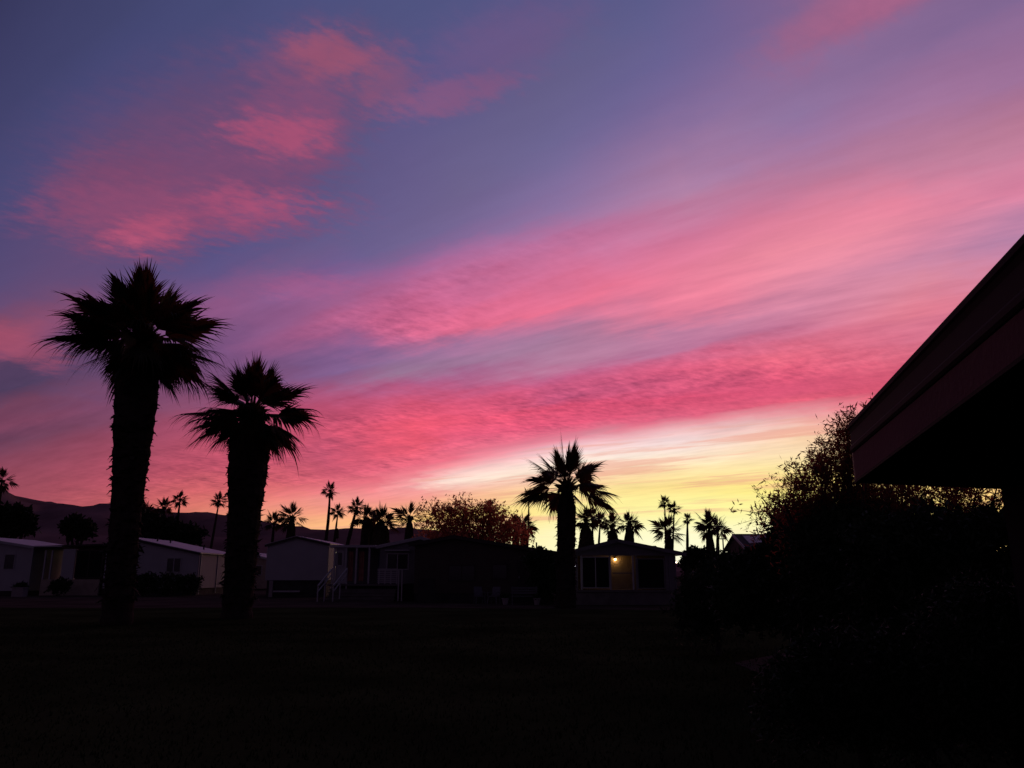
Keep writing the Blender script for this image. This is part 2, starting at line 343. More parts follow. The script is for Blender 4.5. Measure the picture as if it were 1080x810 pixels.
# lawn with an uneven edge
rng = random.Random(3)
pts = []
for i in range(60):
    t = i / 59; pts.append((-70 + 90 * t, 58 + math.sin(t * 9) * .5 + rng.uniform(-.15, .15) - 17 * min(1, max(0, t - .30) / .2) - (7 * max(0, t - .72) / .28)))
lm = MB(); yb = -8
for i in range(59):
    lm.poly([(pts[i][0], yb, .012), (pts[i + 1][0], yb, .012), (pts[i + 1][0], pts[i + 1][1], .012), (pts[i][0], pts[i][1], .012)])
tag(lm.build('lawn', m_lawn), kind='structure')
pth = MB(); cx = [(4.1, 14.5), (6.2, 17), (9.0, 19.5), (13, 21.5)]
for (a, b) in zip(cx, cx[1:]):
    pth.poly([(a[0], a[1] - .9, .022), (b[0], b[1] - .9, .022), (b[0], b[1] + .9, .022), (a[0], a[1] + .9, .022)])
tag(pth.build('path', m_path), kind='structure')
# grass, one mass
r_ = np.random.default_rng(5); N_ = 42000
y_ = 2.2 + 26 * r_.random(N_) ** 1.7; x_ = (r_.random(N_) - .5) * 2 * (y_ * .72 + .6) - .08 * y_
keep = x_ < 3.5 + .12 * y_; x_, y_ = x_[keep], y_[keep]; n_ = len(x_)
h_ = .02 + .035 * r_.random(n_); a_ = r_.random(n_) * 6.283; w_ = .004 + .0006 * y_
dx, dy = np.cos(a_) * w_, np.sin(a_) * w_; lx, ly = (r_.random(n_) - .5) * .05, (r_.random(n_) - .5) * .05
G = np.stack([np.stack([x_ - dx, y_ - dy, np.full(n_, .012)], 1), np.stack([x_ + dx, y_ + dy, np.full(n_, .012)], 1), np.stack([x_ + lx, y_ + ly, .012 + h_], 1)], 1)
tag(quads('grass', G, m_grass), 'short dark lawn grass', None, None, 'stuff')
# hills: skyline heights read along the horizon, with gullies and a lower bench in front
SKL = [(-260, 500), (-120, 508), (0, 520), (20, 525), (45, 530), (70, 532), (95, 536), (118, 539), (165, 545.5), (180, 547.5), (205, 546), (225, 545), (250, 546), (285, 553), (310, 557.5), (345, 559), (372, 558.5), (400, 560.5), (430, 558), (470, 564), (520, 576), (560, 583), (600, 589), (700, 594), (900, 598), (1300, 600)]
from mathutils import noise as mn
nx, ny = 260, 40; YH = 2600.; hv = []; hf = []
for j in range(ny):
    q = j / (ny - 1)
    for i in range(nx):
        px = -320 + 1640 * i / (nx - 1)
        top = float(np.interp(px, [a for a, _ in SKL], [b for _, b in SKL])) + .8 * mn.fractal(Vector((px * .09, 0, 3)), 1., 2., 4)
        P = at(px, top, YH); zt = P.z
        Y = 1150 + (YH - 1150) * q if q <= .8 else 2310 + 900 * (q - .8) / .2
        x = P.x * (Y / YH)
        ridge = math.sin(min(1, q / .8) * math.pi / 2) ** 1.25 if q <= .8 else 1 - ((q - .8) / .2) ** 2
        g = mn.fractal(Vector((x * .004, Y * .0035, 0)), 1., 2.1, 5)
        g2 = abs(mn.noise(Vector((x * .010, Y * .002, 7))))
        z = zt * (2310 / YH) * ridge * (1 + (.22 * g - .16 * g2) * (1 - max(0, (q - .55) / .25) if q < .8 else 0))
        hv.append((x, Y, z - 3 if j == 0 else max(z, -2)))
for j in range(ny - 1):
    for i in range(nx - 1):
        a = j * nx + i; hf.append((a, a + 1, a + nx + 1, a + nx))
hb = MB(); hb.v, hb.f = hv, hf
tag(hb.build('hills', m_hill, None, True), kind='structure')

# ------------------------------------------------------------------ palms
def palm_crown_mesh(seed, n_fr, n_seg, droop, nsub=4, lowest=-45, pet=.36, half=50, core=3):
    """crown of fan leaves of about unit radius round the origin: an arching stalk that runs on as a rib through the blade, and segments
    that are joined near the rib, split towards their tips and hang there"""
    rg = np.random.default_rng(seed); F = []
    ga = math.pi * (3 - math.sqrt(5)); A = R(half); up = np.array([0, 0, 1.])
    for i in range(n_fr):
        q = (i + .5) / n_fr
        eld = 84 - (84 - lowest) * q + rg.normal() * 8; el = R(eld); az = i * ga + rg.normal() * .3
        ln = (1.0 + rg.normal() * .10) * (.97 if eld > 55 else 1.) * (.86 if eld < -25 else 1.)
        pe = pet * (.8 + .45 * rg.random())
        d = np.array([math.cos(az) * math.cos(el), math.sin(az) * math.cos(el), math.sin(el)])
        lat = np.array([-math.sin(az), math.cos(az), 0.]); nrm = np.cross(d, lat)
        if nrm[2] < 0: nrm = -nrm
        tw = rg.normal() * .6; lat, nrm = lat * math.cos(tw) + nrm * math.sin(tw), nrm * math.cos(tw) - lat * math.sin(tw)
        hz = max(0., math.cos(el)); arch = droop * (.10 + .10 * rg.random()) * hz
        rib = lambda t: d * ln * t - up * ln * arch * t * t * t                  # stalk and rib, t from 0 to 1
        w = .013; K = 5; tr = pe + (1 - pe) * .45
        for k in range(K):
            t0, t1 = tr * k / K, tr * (k + 1) / K; a, b = rib(t0), rib(t1); w0, w1 = w * (1 - .5 * t0), w * (1 - .5 * t1)
            F.append([a - lat * w0, a + lat * w0, b + lat * w1, b - lat * w1])
        fl = ln * (1 - pe); vf = -.10 - .35 * rg.random() * hz
        Aq = A * (.70 if eld > 50 else 1.)
        prevs = None
        for s in range(n_seg):
            th = (s + .5) / n_seg * 2 - 1; ab = abs(th)
            o = pe + (1 - pe) * .40 * (1 - ab) ** 1.3                            # where on the rib the segment starts
            base = rib(o); dd = rib(o + .02) - rib(o - .02); dd /= np.linalg.norm(dd)
            ang = th * Aq * 1.25 * (1 + .02 * rg.normal()); sl = fl * (.62 + .10 * (1 - ab)) * (1 + rg.normal() * .10)
            sd = dd * math.cos(ang) + lat * math.sin(ang) + nrm * vf * ab
            sd /= np.linalg.norm(sd); side = np.cross(sd, nrm); side /= np.linalg.norm(side)
            fw = sl * (Aq * 1.25 / n_seg) * .75 + .004
            hang = droop * (.15 + .85 * rg.random() ** 1.5) * (.25 + .75 * hz)
            prev = None
            for k in range(nsub + 1):
                t = k / nsub; tt = max(0., t - .45) / .55
                c = base + sd * sl * (t - .14 * hang * tt * tt) - up * sl * hang * .42 * tt ** 1.8
                hw = fw * (.35 + .65 * t / .45 if t < .45 else max(.04, 1 - tt) ** 1.15)
                e = (c - side * hw, c + side * hw)
                if prev is not None: F.append([prev[0], prev[1], e[1], e[0]])
                prev = e
    for i in range(n_fr * core):               # leaf bases and half-open leaves packed in the heart of the crown
        v = rg.normal(size=3); v /= np.linalg.norm(v); v[2] = v[2] * .8 + .12
        s = np.cross(v, rg.normal(size=3)); s /= np.linalg.norm(s); l = .12 + .16 * rg.random(); w = .02 + .03 * rg.random()
        F.append([-s * w, s * w, v * l * .7 + s * w, v * l * .7 - s * w]); F.append([v * l * .7 - s * w, v * l * .7 + s * w, v * l + s * .004, v * l - s * .004])
    me = quads('crown', np.array(F), m_frond); data = me.data
    bpy.data.objects.remove(me); return data
CR_BIG = palm_crown_mesh(11, 58, 36, 1.35, 6, lowest=-56, pet=.32, half=48, core=6)
CR_BIG2 = palm_crown_mesh(25, 56, 34, 1.25, 6, lowest=-54, pet=.32, half=48, core=6)
CR_MID = palm_crown_mesh(31, 32, 24, .9, 5, lowest=-42, pet=.33, half=48)
CR_FAR = [palm_crown_mesh(41 + k, 26, 9, .8, 4, lowest=-48, pet=.30, half=46) for k in range(4)]
CR_OPEN = [palm_crown_mesh(61 + k, 28, 10, .7, 4, lowest=-42, pet=.30, half=44) for k in range(2)]

def trunk_mesh(pts, rad, boots=0, seed=1, bl=.22, n=14, ring=.14):
    """pts centre line, rad radii; boots = number of old leaf bases that stick out of it"""
    rg = random.Random(seed); b = MB()
    L_ = (Vector(pts[-1]) - Vector(pts[0])).length; m = max(6, int(L_ / ring)); P, Q = [], []
    for i in range(m + 1):
        t = i / m; f = t * (len(pts) - 1); k = min(int(f), len(pts) - 2); u = f - k
        P.append(Vector(pts[k]).lerp(Vector(pts[k + 1]), u)); Q.append((rad[k] * (1 - u) + rad[k + 1] * u) * (1 + rg.uniform(-.05, .05)))
    b.tube(P, Q, n)
    ax = (P[-1] - P[0]).normalized()
    for i in range(boots):
        t = 1 - rg.random() ** .9 * .93
        f = t * m; k = min(int(f), m - 1); c = P[k].lerp(P[k + 1], f - k); q = Q[k]
        a = rg.random() * 6.283; o = Vector((math.cos(a), math.sin(a), 0)); s = Vector((-math.sin(a), math.cos(a), 0))
        ln = bl * rg.uniform(.35, .95) * (1.7 if rg.random() < .08 else 1); w = bl * rg.uniform(.3, .65)
        dirn = (o * rg.uniform(.45, .95) + ax * rg.uniform(-.75, .7)).normalized()
        p0 = c + o * q * .86; p1 = p0 + dirn * ln * .6 + o * .02; p2 = p1 + dirn * ln * .45 + Vector((0, 0, rg.uniform(-.35, .05))) * ln
        th = o * bl * .12
        b.hexa([p0 - s * w - th, p0 + s * w - th, p0 + s * w + th, p0 - s * w + th, p1 - s * w * .7 - th, p1 + s * w * .7 - th, p1 + s * w * .7 + th, p1 - s * w * .7 + th])
        b.poly([p1 - s * w * .7, p1 + s * w * .7, p2 + s * w * .42, p2 - s * w * .3 + o * .01])
    return b
def skirt_mesh(c, rtop, rbot, ln, seed, n=150):         # thatch of dead leaves hanging under the crown
    rg = random.Random(seed); b = MB(); c = Vector(c)
    b.tube([c + Vector((0, 0, -ln * .9)), c + Vector((0, 0, -ln * .45)), c], [rbot * .82, (rtop + rbot) * .42, rtop * .75], 12)
    for i in range(n):
        a = rg.random() * 6.283; o = Vector((math.cos(a), math.sin(a), 0)); s = Vector((-math.sin(a), math.cos(a), 0))
        t = rg.random() ** .8 * .8; r0 = rtop + (rbot - rtop) * t; l = ln * rg.uniform(.25, .42)
        p0 = c + o * r0 * .8 + Vector((0, 0, -ln * t)); p1 = p0 + o * (rbot - rtop + .12 * rbot) * .5 + Vector((0, 0, -l)); w = rbot * rg.uniform(.12, .26)
        b.poly([p0 - s * w * .5, p0 + s * w * .5, p1 + s * w, p1 + s * w * .3 + Vector((0, 0, -l * .25)), p1 - s * w * .3 + Vector((0, 0, -l * .1)), p1 - s * w])
    return b
palm_n = 0
def palm(label, top, low, Y, rpx, wpx, crown, group, wtop=None, boots=0, skirt=None, bend=0., profile=None, squash=1., dz=0.):
    """top, low: photo points of the crown's centre and of a lower point of the trunk; Y its distance"""
    global palm_n; palm_n += 1
    C, B = at(*top, Y), at(*low, Y); k = C.z / max(.1, C.z - B.z); G = C + (B - C) * k; G.z = 0; G.y = Y
    sc_ = (at(top[0] + 10, top[1], Y) - C).length / 10
    root = thing('palm_tree', G, label, 'palm tree', group)
    n = 6; pts = [G.lerp(C, i / n) + Vector((bend * math.sin(math.pi * i / n), 0, 0)) for i in range(n + 1)]
    w0 = wpx * sc_ / 2; w1 = (wtop or wpx) * sc_ / 2
    rad = [w0 * q for q in profile] if profile else [w0 * (1.15 if i == 0 else 1) + (w1 - w0) * i / n for i in range(n + 1)]
    if not profile: rad[-1] *= .45; rad[-2] *= .8
    trunk_mesh(pts, rad, boots, palm_n, bl=max(.1, w0 * .5), n=16 if boots > 200 else 8, ring=.14 if boots > 200 else .4).build('trunk', m_trunk, root)
    if skirt: skirt_mesh(C - Vector((0, 0, skirt[3] * sc_ if len(skirt) > 3 else 0)), skirt[1] * sc_, skirt[2] * sc_, skirt[0] * sc_, palm_n).build('dead_frond_skirt', m_dead, root)
    c = link('crown', crown, root); c.matrix_parent_inverse = Matrix(); c.location = C - G + Vector((0, 0, dz * sc_))
    k_ = 1.15 if rpx < 40 else 1.04
    c.scale = (rpx * sc_ * k_, rpx * sc_ * k_, rpx * sc_ * squash * k_); c.rotation_euler = (0, 0, palm_n * 2.1)
    return root
G1 = 'fan palms on the lawn'
palm('largest fan palm on the lawn, shaggy trunk, tallest in the scene', (149, 361), (123, 655), 27, 90, 30, CR_BIG, G1, boots=620, squash=.76, dz=0,
     profile=[.98, .92, .96, 1.06, 1.24, 1.40, .55])
palm('second large shaggy fan palm in front of the pale home\'s right wall', (266, 437), (250, 645), 31, 70, 30, CR_BIG2, G1, boots=480, squash=.86,
     profile=[1.0, .98, 1.02, 1.1, 1.24, 1.36, .55])
palm('medium fan palm on the lawn beside the house with a lit porch', (598, 514), (596, 645), 41, 51, 20, CR_MID, G1, boots=300, squash=1.0,
     profile=[1.15, 1.0, .97, .95, .95, .95, .5])
G2 = 'distant palms behind the homes'
F, O = CR_FAR, CR_OPEN
palm('palm cut by the left edge of the photo above the ridge', (2, 508), (-3, 545), 140, 14, 4, F[0], G2)
palm('lower of the two small palms just right of the largest palm', (173, 536), (173, 560), 170, 11, 3, F[1], G2)
palm('taller of the two small palms just right of the largest palm', (190, 527), (186, 560), 170, 10, 3, F[2], G2)
palm('thin leaning palm just left of the second large palm', (231, 529), (223, 575), 150, 10, 3, F[3], G2, wtop=2.4)
palm('squat palm half hidden behind the largest palm\'s trunk', (152, 546), (152, 570), 110, 17, 7, O[1], G2)
palm('small palm left of the plain gable end', (289, 552), (287, 575), 120, 12, 3.5, F[1], G2)
palm('bushy palm rising right over the plain gable', (308, 547), (306, 566), 110, 17, 10, O[0], G2, skirt=(14, 4, 5, 4))
palm('tallest slender palm above the gable home, slightly curved trunk', (348, 518), (341, 568), 140, 10, 4, F[0], G2, wtop=3, bend=.5)
palm('short slender palm with a thickened base beside the tallest slender one', (356.5, 540), (353, 568), 140, 9.5, 3.5, F[2], G2, wtop=2.2, skirt=(9, 1.4, 2.2, 17))
palm('leaning palm left of the thick palm cluster', (376, 536), (367, 572), 130, 11, 4, F[3], G2)
palm('thick palm at the left of the dense cluster', (386, 547), (385, 570), 115, 14, 10, F[1], G2, skirt=(18, 4, 5, 3))
palm('broadest shaggy palm at the right of the dense cluster, dead leaves down to the roofs', (402, 551), (401, 572), 112, 18, 9, CR_MID, G2, skirt=(22, 8, 11, 3))
palm('short palm squeezed in the middle of the dense cluster', (394, 553), (394, 572), 118, 13, 8, O[1], G2, skirt=(18, 5, 7, 3))
palm('thick palm with a bare upright crown left of the airy tree', (432, 548), (431, 570), 110, 18, 10, O[1], G2, skirt=(14, 4, 5, 4))
palm('thin palm rising through the airy tree', (517, 536), (516, 570), 120, 10, 2.6, F[0], G2)
palm('left palm of the stout pair right of the airy tree', (544, 556), (544, 580), 100, 14, 9, F[2], G2, skirt=(16, 4, 4.5, 5))
palm('right palm of the stout pair right of the airy tree', (553, 555), (552.5, 580), 103, 15, 9, O[0], G2, skirt=(16, 4, 4.5, 5))
palm('small thin palm behind the left fronds of the medium palm', (558, 525), (557, 560), 130, 9, 2, F[1], G2)
palm('palm with a wide cone of dead fronds right of the medium palm', (618, 549), (617, 575), 95, 15, 6, O[1], G2, skirt=(26, 3, 9, 2))
palm('thin palm left of its thin twin, over the left slope of the porch roof', (625, 546), (625, 575), 125, 11, 2.4, F[3], G2)
palm('thin palm just right of another thin palm over the left porch roof', (633, 550), (631.5, 575), 128, 11, 2.4, F[0], G2)
palm('palm with a narrow dead skirt behind the lit porch', (646, 555), (648, 577), 98, 15, 5, O[0], G2, skirt=(24, 2, 8, 3))
palm('dense round palm directly over the porch ridge', (664, 553), (662, 572), 95, 15, 9, F[2], G2, skirt=(18, 4, 5, 4))
palm('higher of the twin thin palms above the right roof slope', (701, 531), (702, 565), 150, 8, 2.2, F[1], G2)
palm('lower of the twin thin palms above the right roof slope', (711, 537), (710, 565), 150, 8, 2.2, F[3], G2)
palm('wide palm below the twin thin palms', (705, 562), (705, 580), 95, 19, 9, O[1], G2, skirt=(18, 4, 4.4, 4))
palm('lone slim palm between two wide palms', (725, 548), (725, 585), 130, 7, 3, F[0], G2)
palm('wide palm with a bulging dead skirt left of the utility pole', (748, 556), (747, 590), 95, 18, 6, O[0], G2, skirt=(32, 3, 5.5, 4))
palm('palm with a bare trunk next to the utility pole', (757, 558), (757, 590), 97, 14, 4, F[2], G2)

# ------------------------------------------------------------------ leafy trees and shrubs
def leaf_cloud(pts, size, rg, aspect=.28, up=.3):
    """one narrow leaf quad per point; size is an array of lengths"""
    n = len(pts); d = rg.normal(size=(n, 3)); d[:, 2] += up; d /= np.linalg.norm(d, axis=1)[:, None]
    s = np.cross(d, rg.normal(size=(n, 3))); s /= np.linalg.norm(s, axis=1)[:, None]
    l = size[:, None]; w = l * aspect * .5
    return np.stack([pts, pts + d * l * .45 - s * w, pts + d * l, pts + d * l * .45 + s * w], 1)
def sprays(rg, lobes, n_spray, per, spray_len, shell=.55, bottom=None):
    """points along short twigs that start inside a union of ellipsoids (centre, radii) and run outward"""
    vol = np.array([np.prod(r) ** .75 for _, r in lobes]); vol /= vol.sum(); P, T = [], []
    for c, r in [lobes[i] for i in rg.choice(len(lobes), n_spray, p=vol)]:
        d = rg.normal(size=3); d /= np.linalg.norm(d); q = shell + (1 - shell) * rg.random() ** .7
        a = np.array(c) + d * np.array(r) * q
        dd = d * .8 + rg.normal(size=3) * .5 + np.array([0, 0, .5]); dd /= np.linalg.norm(dd)
        l = spray_len * (.4 + .9 * rg.random()); k = max(2, int(per * (.5 + rg.random())))
        t = rg.random(k) ** .8
        sag = -.25 * l * t[:, None] ** 2 * np.array([0, 0, 1.])
        P.append(a + dd * l * t[:, None] + sag + rg.normal(size=(k, 3)) * l * .07); T.append((a, a + dd * l + np.array([0, 0, -.25 * l])))
    P = np.concatenate(P)
    if bottom is not None: P = P[P[:, 2] > bottom]
    return P, T
def twigs(b, T, r, step=1):
    for a, c in T[::step]: b.tube([a, (np.array(a) + c) / 2 + np.array([0, 0, r * 2]), c], [r, r * .7, r * .3], 4, False)
def branchy(b, base, tips, r0, rg):
    base = Vector(base); fork = base + Vector((0, 0, max(.4, (Vector(tips[0]).z - base.z) * .35)))
    b.tube([base, base.lerp(fork, .5) + Vector((r0 * .4, 0, 0)), fork], [r0 * 1.25, r0, r0 * .85], 9)
    for t in tips:
        t = Vector(t); mid = fork.lerp(t, .5) + Vector((rg.normal() * .12, rg.normal() * .12, .15)) * (t - fork).length * .5
        b.tube([fork, mid, t], [r0 * .55, r0 * .35, r0 * .12], 6, False)
def tree(name, label, cat, lobes_px, Y, m, n_spray, per, slen, lsize, seed, base=None, group=None, aspect=.28, shell=.5, depth=.8, twig=None, trunk_r=.12, nbr=9):
    rg = np.random.default_rng(seed); lobes = []
    for (px, py, rx, ry, *dy) in lobes_px:
        c = at(px, py, Y + (dy[0] if dy else 0)); s_ = (at(px + 10, py, c.y) - c).length / 10
        lobes.append((tuple(c), (rx * s_, max(rx, ry) * s_ * depth, ry * s_)))
    cen = np.mean([l[0] for l in lobes], 0); bx = base if base else (cen[0], cen[1], 0)
    root = thing(name, bx, label, cat, group)
    P, T = sprays(rg, lobes, n_spray, per, slen, shell, .05)
    quads('crown', leaf_cloud(P, lsize * (.6 + .8 * rg.random(len(P))), rg, aspect), m, root)
    b = MB(); tips = [np.array(c) + rg.normal(size=3) * np.array(r) * .4 for c, r in [lobes[i % len(lobes)] for i in range(nbr)]]
    tips = [(t[0], t[1], max(t[2], .5)) for t in tips]
    branchy(b, bx, tips, trunk_r, rg)
    if m in (m_leaf, m_fringe_leaf) or (8 < Y < 20 and len(T) > 1000): twigs(b, T, twig or lsize * .05, 1 if m in (m_leaf, m_fringe_leaf) else 3)
    b.build('trunk', m_bark, root)
    return root
tree('tree', 'airy tree behind the dark house roof, backlight red put into its leaves', 'tree',
     [(470, 552, 24, 18), (500, 556, 34, 22, 1), (455, 545, 12, 12), (485, 541, 16, 12), (524, 556, 22, 20), (515, 545, 14, 12), (540, 566, 18, 12), (490, 572, 50, 12, -1)], 66, m_fringe_leaf,
     2300, 8, 1.1, .20, 7, aspect=.5, shell=.25, trunk_r=.22, nbr=16)
tree('tree', 'dark rounded tree on the far left below the ridge', 'tree', [(15, 550, 15, 13), (7, 547, 9, 9), (24, 552, 9, 8)], 95, m_darktree, 380, 12, 1., .6, 12, aspect=.5, trunk_r=.6)
tree('tree', 'small dark tree against the hillside left of the largest palm', 'tree', [(82, 557, 13, 9), (76, 554, 7, 6), (90, 560, 6, 6)], 120, m_darktree, 280, 10, 1., .6, 13, aspect=.5, trunk_r=.4)
tree('tree', 'broad dark tree behind the pale metal roof', 'tree', [(165, 562, 22, 12), (192, 566, 17, 9), (150, 558, 16, 14), (205, 567, 6, 6)], 100, m_darktree, 700, 12, 1.1, .6, 14, aspect=.5, trunk_r=.35)
tree('tree', 'bushy dark tree left of the medium palm at the end of the dark house', 'tree', [(577, 600, 11, 14), (570, 592, 12, 9), (588, 604, 9, 14), (575, 615, 14, 12)], 47, m_hedge, 900, 12, .5, .22, 15, aspect=.45, trunk_r=.14)
tree('tree', 'low rounded tree top just right of the lit porch house', 'tree', [(735, 590, 10, 9), (728, 596, 7, 8), (743, 594, 8, 8)], 80, m_darktree, 420, 10, .7, .4, 16, aspect=.5, trunk_r=.2)
tree('tree', 'low dark tree under the utility pole', 'tree', [(768, 592, 9, 6), (757, 596, 10, 8), (776, 597, 8, 8)], 85, m_darktree, 380, 10, .7, .4, 17, aspect=.5, trunk_r=.2)
tree('tree', 'tall narrow-leaved shrub tree glowing red behind the patio roof corner', 'tree',
     [(815, 543, 12, 10), (838, 536, 16, 20, .3), (862, 520, 18, 26), (882, 505, 20, 34, .4), (900, 485, 16, 38), (925, 482, 22, 44, .6), (862, 555, 34, 20, .5), (905, 545, 46, 26, .3), (826, 530, 6, 8), (897, 458, 7, 12), (911, 444, 6, 8)],
     11.5, m_leaf, 1350, 18, .46, .085, 19, base=(4.6, 11.7, 0), aspect=.2, shell=.4, trunk_r=.09, nbr=22, twig=.004, depth=.6)
tree('tree', 'narrow-leaved shrub seen through the gap below the patio roof', 'tree',
     [(985, 530, 50, 34), (1040, 528, 40, 36, .4), (950, 540, 36, 28, .6), (1000, 575, 70, 30)], 10.5, m_leaf, 900, 16, .42, .085, 21, aspect=.2, shell=.35, trunk_r=.08, nbr=14, twig=.004, depth=.6)
def shrub(label, lobes, Y, seed, n, lsz=.07, sl=.3):
    return tree('shrub', label, 'shrub', lobes, Y, m_hedge, n, 14, sl, lsz, seed, group='dark garden shrubs on the right', aspect=.35, shell=.5, trunk_r=.05, nbr=9, twig=.004)
shrub('leftmost dark shrub beside the gravel path', [(752, 628, 32, 30), (738, 645, 22, 26), (772, 615, 28, 28)], 17, 31, 900, .10)
shrub('dark shrub below the glowing narrow-leaved tree', [(832, 596, 24, 24), (848, 574, 34, 32), (800, 624, 40, 34), (850, 620, 44, 44)], 13.5, 32, 2200, .12)
shrub('tall dark shrub under the patio roof corner', [(890, 580, 48, 36), (930, 570, 44, 30), (900, 640, 60, 60)], 11.3, 33, 2600, .10)
shrub('dark shrub below the gap under the patio roof', [(985, 585, 56, 36), (1045, 582, 50, 36), (1000, 650, 80, 60), (940, 590, 40, 34)], 9.5, 34, 3200, .09)
shrub('nearest low shrub at the lower right', [(900, 720, 70, 50), (960, 735, 70, 60), (850, 740, 46, 40)], 6.4, 35, 1500, .055, .22)
shrub('rightmost low shrub beside the near house wall', [(1040, 690, 70, 70), (1085, 720, 60, 80)], 5.9, 36, 1300, .055, .22)

# ------------------------------------------------------------------ homes
def px(p): return at(p[0], p[1], p[2])
def X(x, Y, y=600): return at(x, y, Y).x
def Z(y, Y): return at(540, y, Y).z
def gable(root, Y, depth, xl, xr, zl, zr, xm, zm, z0, mw, mr, over=.25, th=.1, trim=None):
    """walls with a gable end towards the viewer (front at Y), roof of two slabs"""
    Y1 = Y + depth; w = MB()
    fr = [(xl, z0), (xr, z0), (xr, zr), (xm, zm), (xl, zl)]
    w.poly([(x, Y, z) for x, z in fr]); w.poly([(x, Y1, z) for x, z in reversed(fr)])
    w.poly([(xl, Y1, z0), (xl, Y, z0), (xl, Y, zl), (xl, Y1, zl)]); w.poly([(xr, Y, z0), (xr, Y1, z0), (xr, Y1, zr), (xr, Y, zr)])
    w.build('wall', mw, root)
    r = MB()
    for (xe, ze) in ((xl, zl), (xr, zr)):
        sx = 1 if xe > xm else -1; k = (ze - zm) / (xe - xm); xo = xe + sx * over; zo = ze + sx * over * k; a, b = Y - over, Y1 + over; g = .012
        p = [(xm, a, zm + g), (xo, a, zo + g), (xo, b, zo + g), (xm, b, zm + g)]
        if sx < 0: p = [p[1], p[0], p[3], p[2]]
        r.hexa(p + [(x, y, z + th) for x, y, z in p])
    r.build('roof', mr, root)
    if trim:
        t = MB()
        for (xe, ze) in ((xl, zl), (xr, zr)):
            sx = 1 if xe > xm else -1; k = (ze - zm) / (xe - xm); xo = xe + sx * over
            t.beam((xm, Y - over - .022, zm - .02), (xo, Y - over - .022, ze + sx * over * k - .02), .035, .16)
        t.build('fascia', trim, root)
def window(root, Y, x0, x1, z0, z1, mf, mg=None, fw=.07, mull=(), rails=(), sill=False):
    f = MB(); a, b = Y - .05, Y + .02
    f.box(x0 - fw, x0, a, b, z0 - fw, z1 + fw); f.box(x1, x1 + fw, a, b, z0 - fw, z1 + fw); f.box(x0, x1, a, b, z1, z1 + fw); f.box(x0, x1, a, b, z0 - fw, z0)
    for m in mull: f.box(m - fw / 2, m + fw / 2, a + .006, b, z0, z1)
    for q in rails: f.box(x0, x1, a + .009, b, q - fw / 2, q + fw / 2)
    o = f.build('window', mf, root)
    g = MB(); g.box(x0 + .001, x1 - .001, Y - .022, Y - .008, z0 + .001, z1 - .001); p = g.build('pane', mg or m_glass, root); reparent(p, o)
    if sill:
        s = MB(); s.box(x0 - fw - .05, x1 + fw + .05, Y - .12, Y - .052, z0 - fw - .05, z0 - fw + .01); reparent(s.build('sill', mf, root), o)
    return o
def reparent(c, p):
    c.parent = p; c.matrix_parent_inverse = Matrix()          # parts keep world coordinates
def bar(name, root, m, *boxes):
    b = MB()
    for q in boxes: b.box(*q)
    return b.build(name, m, root)
def vent(root, x, y, z, r=.06, h=.35, cap=True):
    b = MB(); b.tube([(x, y, z - .1), (x, y, z + h)], r, 8)
    if cap: b.tube([(x, y, z + h + .004), (x, y, z + h + .06)], [r * 2.2, r * 1.6], 8)
    b.build('roof_vent', m_trimd, root)
def lamp(root, p, power, col=(1, .62, .25), r=.07, strength=30, bracket=True):
    b = MB(); p = Vector(p)
    n, mr = 10, 6
    pts = [p + Vector((0, 0, r * math.cos(math.pi * (i + .001) / mr))) for i in range(mr + 1)]
    b.tube(pts, [max(.004, r * math.sin(math.pi * i / mr)) for i in range(mr + 1)], n)
    g = b.build('porch_lamp', emit('lamp_glow', col, strength), root, True)
    c = MB(); c.tube([p + Vector((0, 0, r * .8)), p + Vector((0, 0, r * 1.1)), p + Vector((0, 0, r * 1.9))], [r * 1.35, r * 1.3, r * .35], 10)
    if bracket: c.beam(p + Vector((0, 0, r * 1.6)), p + Vector((0, r * 4, r * 1.6)), .03, .03)
    reparent(c.build('lamp_cap', m_trimd, root), g)
    if power:
        l = bpy.data.lights.new('porch_light', 'POINT'); l.energy = power; l.color = col; l.shadow_soft_size = r
        lo = bpy.data.objects.new('porch_light', l); COL.objects.link(lo); lo.location = p + Vector((0, -r * 1.6, -r * .6)); lo['kind'] = 'helper'
    return g

# ---- left-most home
Y = 66.
h = thing('mobile_home', (X(-10, Y), Y, 0), 'pale mauve home cut by the left photo edge, white roof edge', 'mobile home')
xl, xr = X(-75, Y), X(31, Y)
gable(h, Y, 9, xl, xr, Z(572, Y), Z(577, Y), X(-40, Y), Z(566, Y), .35, m_white, m_roofw, .3, trim=m_trimw)
bar('awning', h, m_roofw, (xr + .32, X(64, Y), Y - .3, Y + 5, Z(577, Y), Z(577, Y) + .1))
bar('awning_post', h, m_trimw, (X(33, Y), X(33, Y) + .1, Y - .25, Y - .15, 0, Z(577, Y) - .004))
bar('skirting', h, m_skirt, (xl + .03, xr - .03, Y + .03, Y + 8.9, 0, .349))
window(h, Y, X(4, Y), X(14, Y), Z(600, Y), Z(585, Y), m_trimw)
pl = thing('planter', (X(24, 62), 62, 0), 'pale boxy planter at the foot of the mauve home', 'planter')
b = MB(); x = X(24, 62); b.box(x - .42, x + .42, 61.7, 62.3, 0, .62); b.box(x - .47, x + .47, 61.65, 62.35, .624, .70); b.build('pot', m_pot, pl)
rg = np.random.default_rng(77); quads('plant', leaf_cloud(np.array([x, 62, .72]) + rg.normal(size=(160, 3)) * np.array([.22, .16, .05]), .25 + .2 * rg.random(160), rg, .3, 1.), m_hedge, pl)

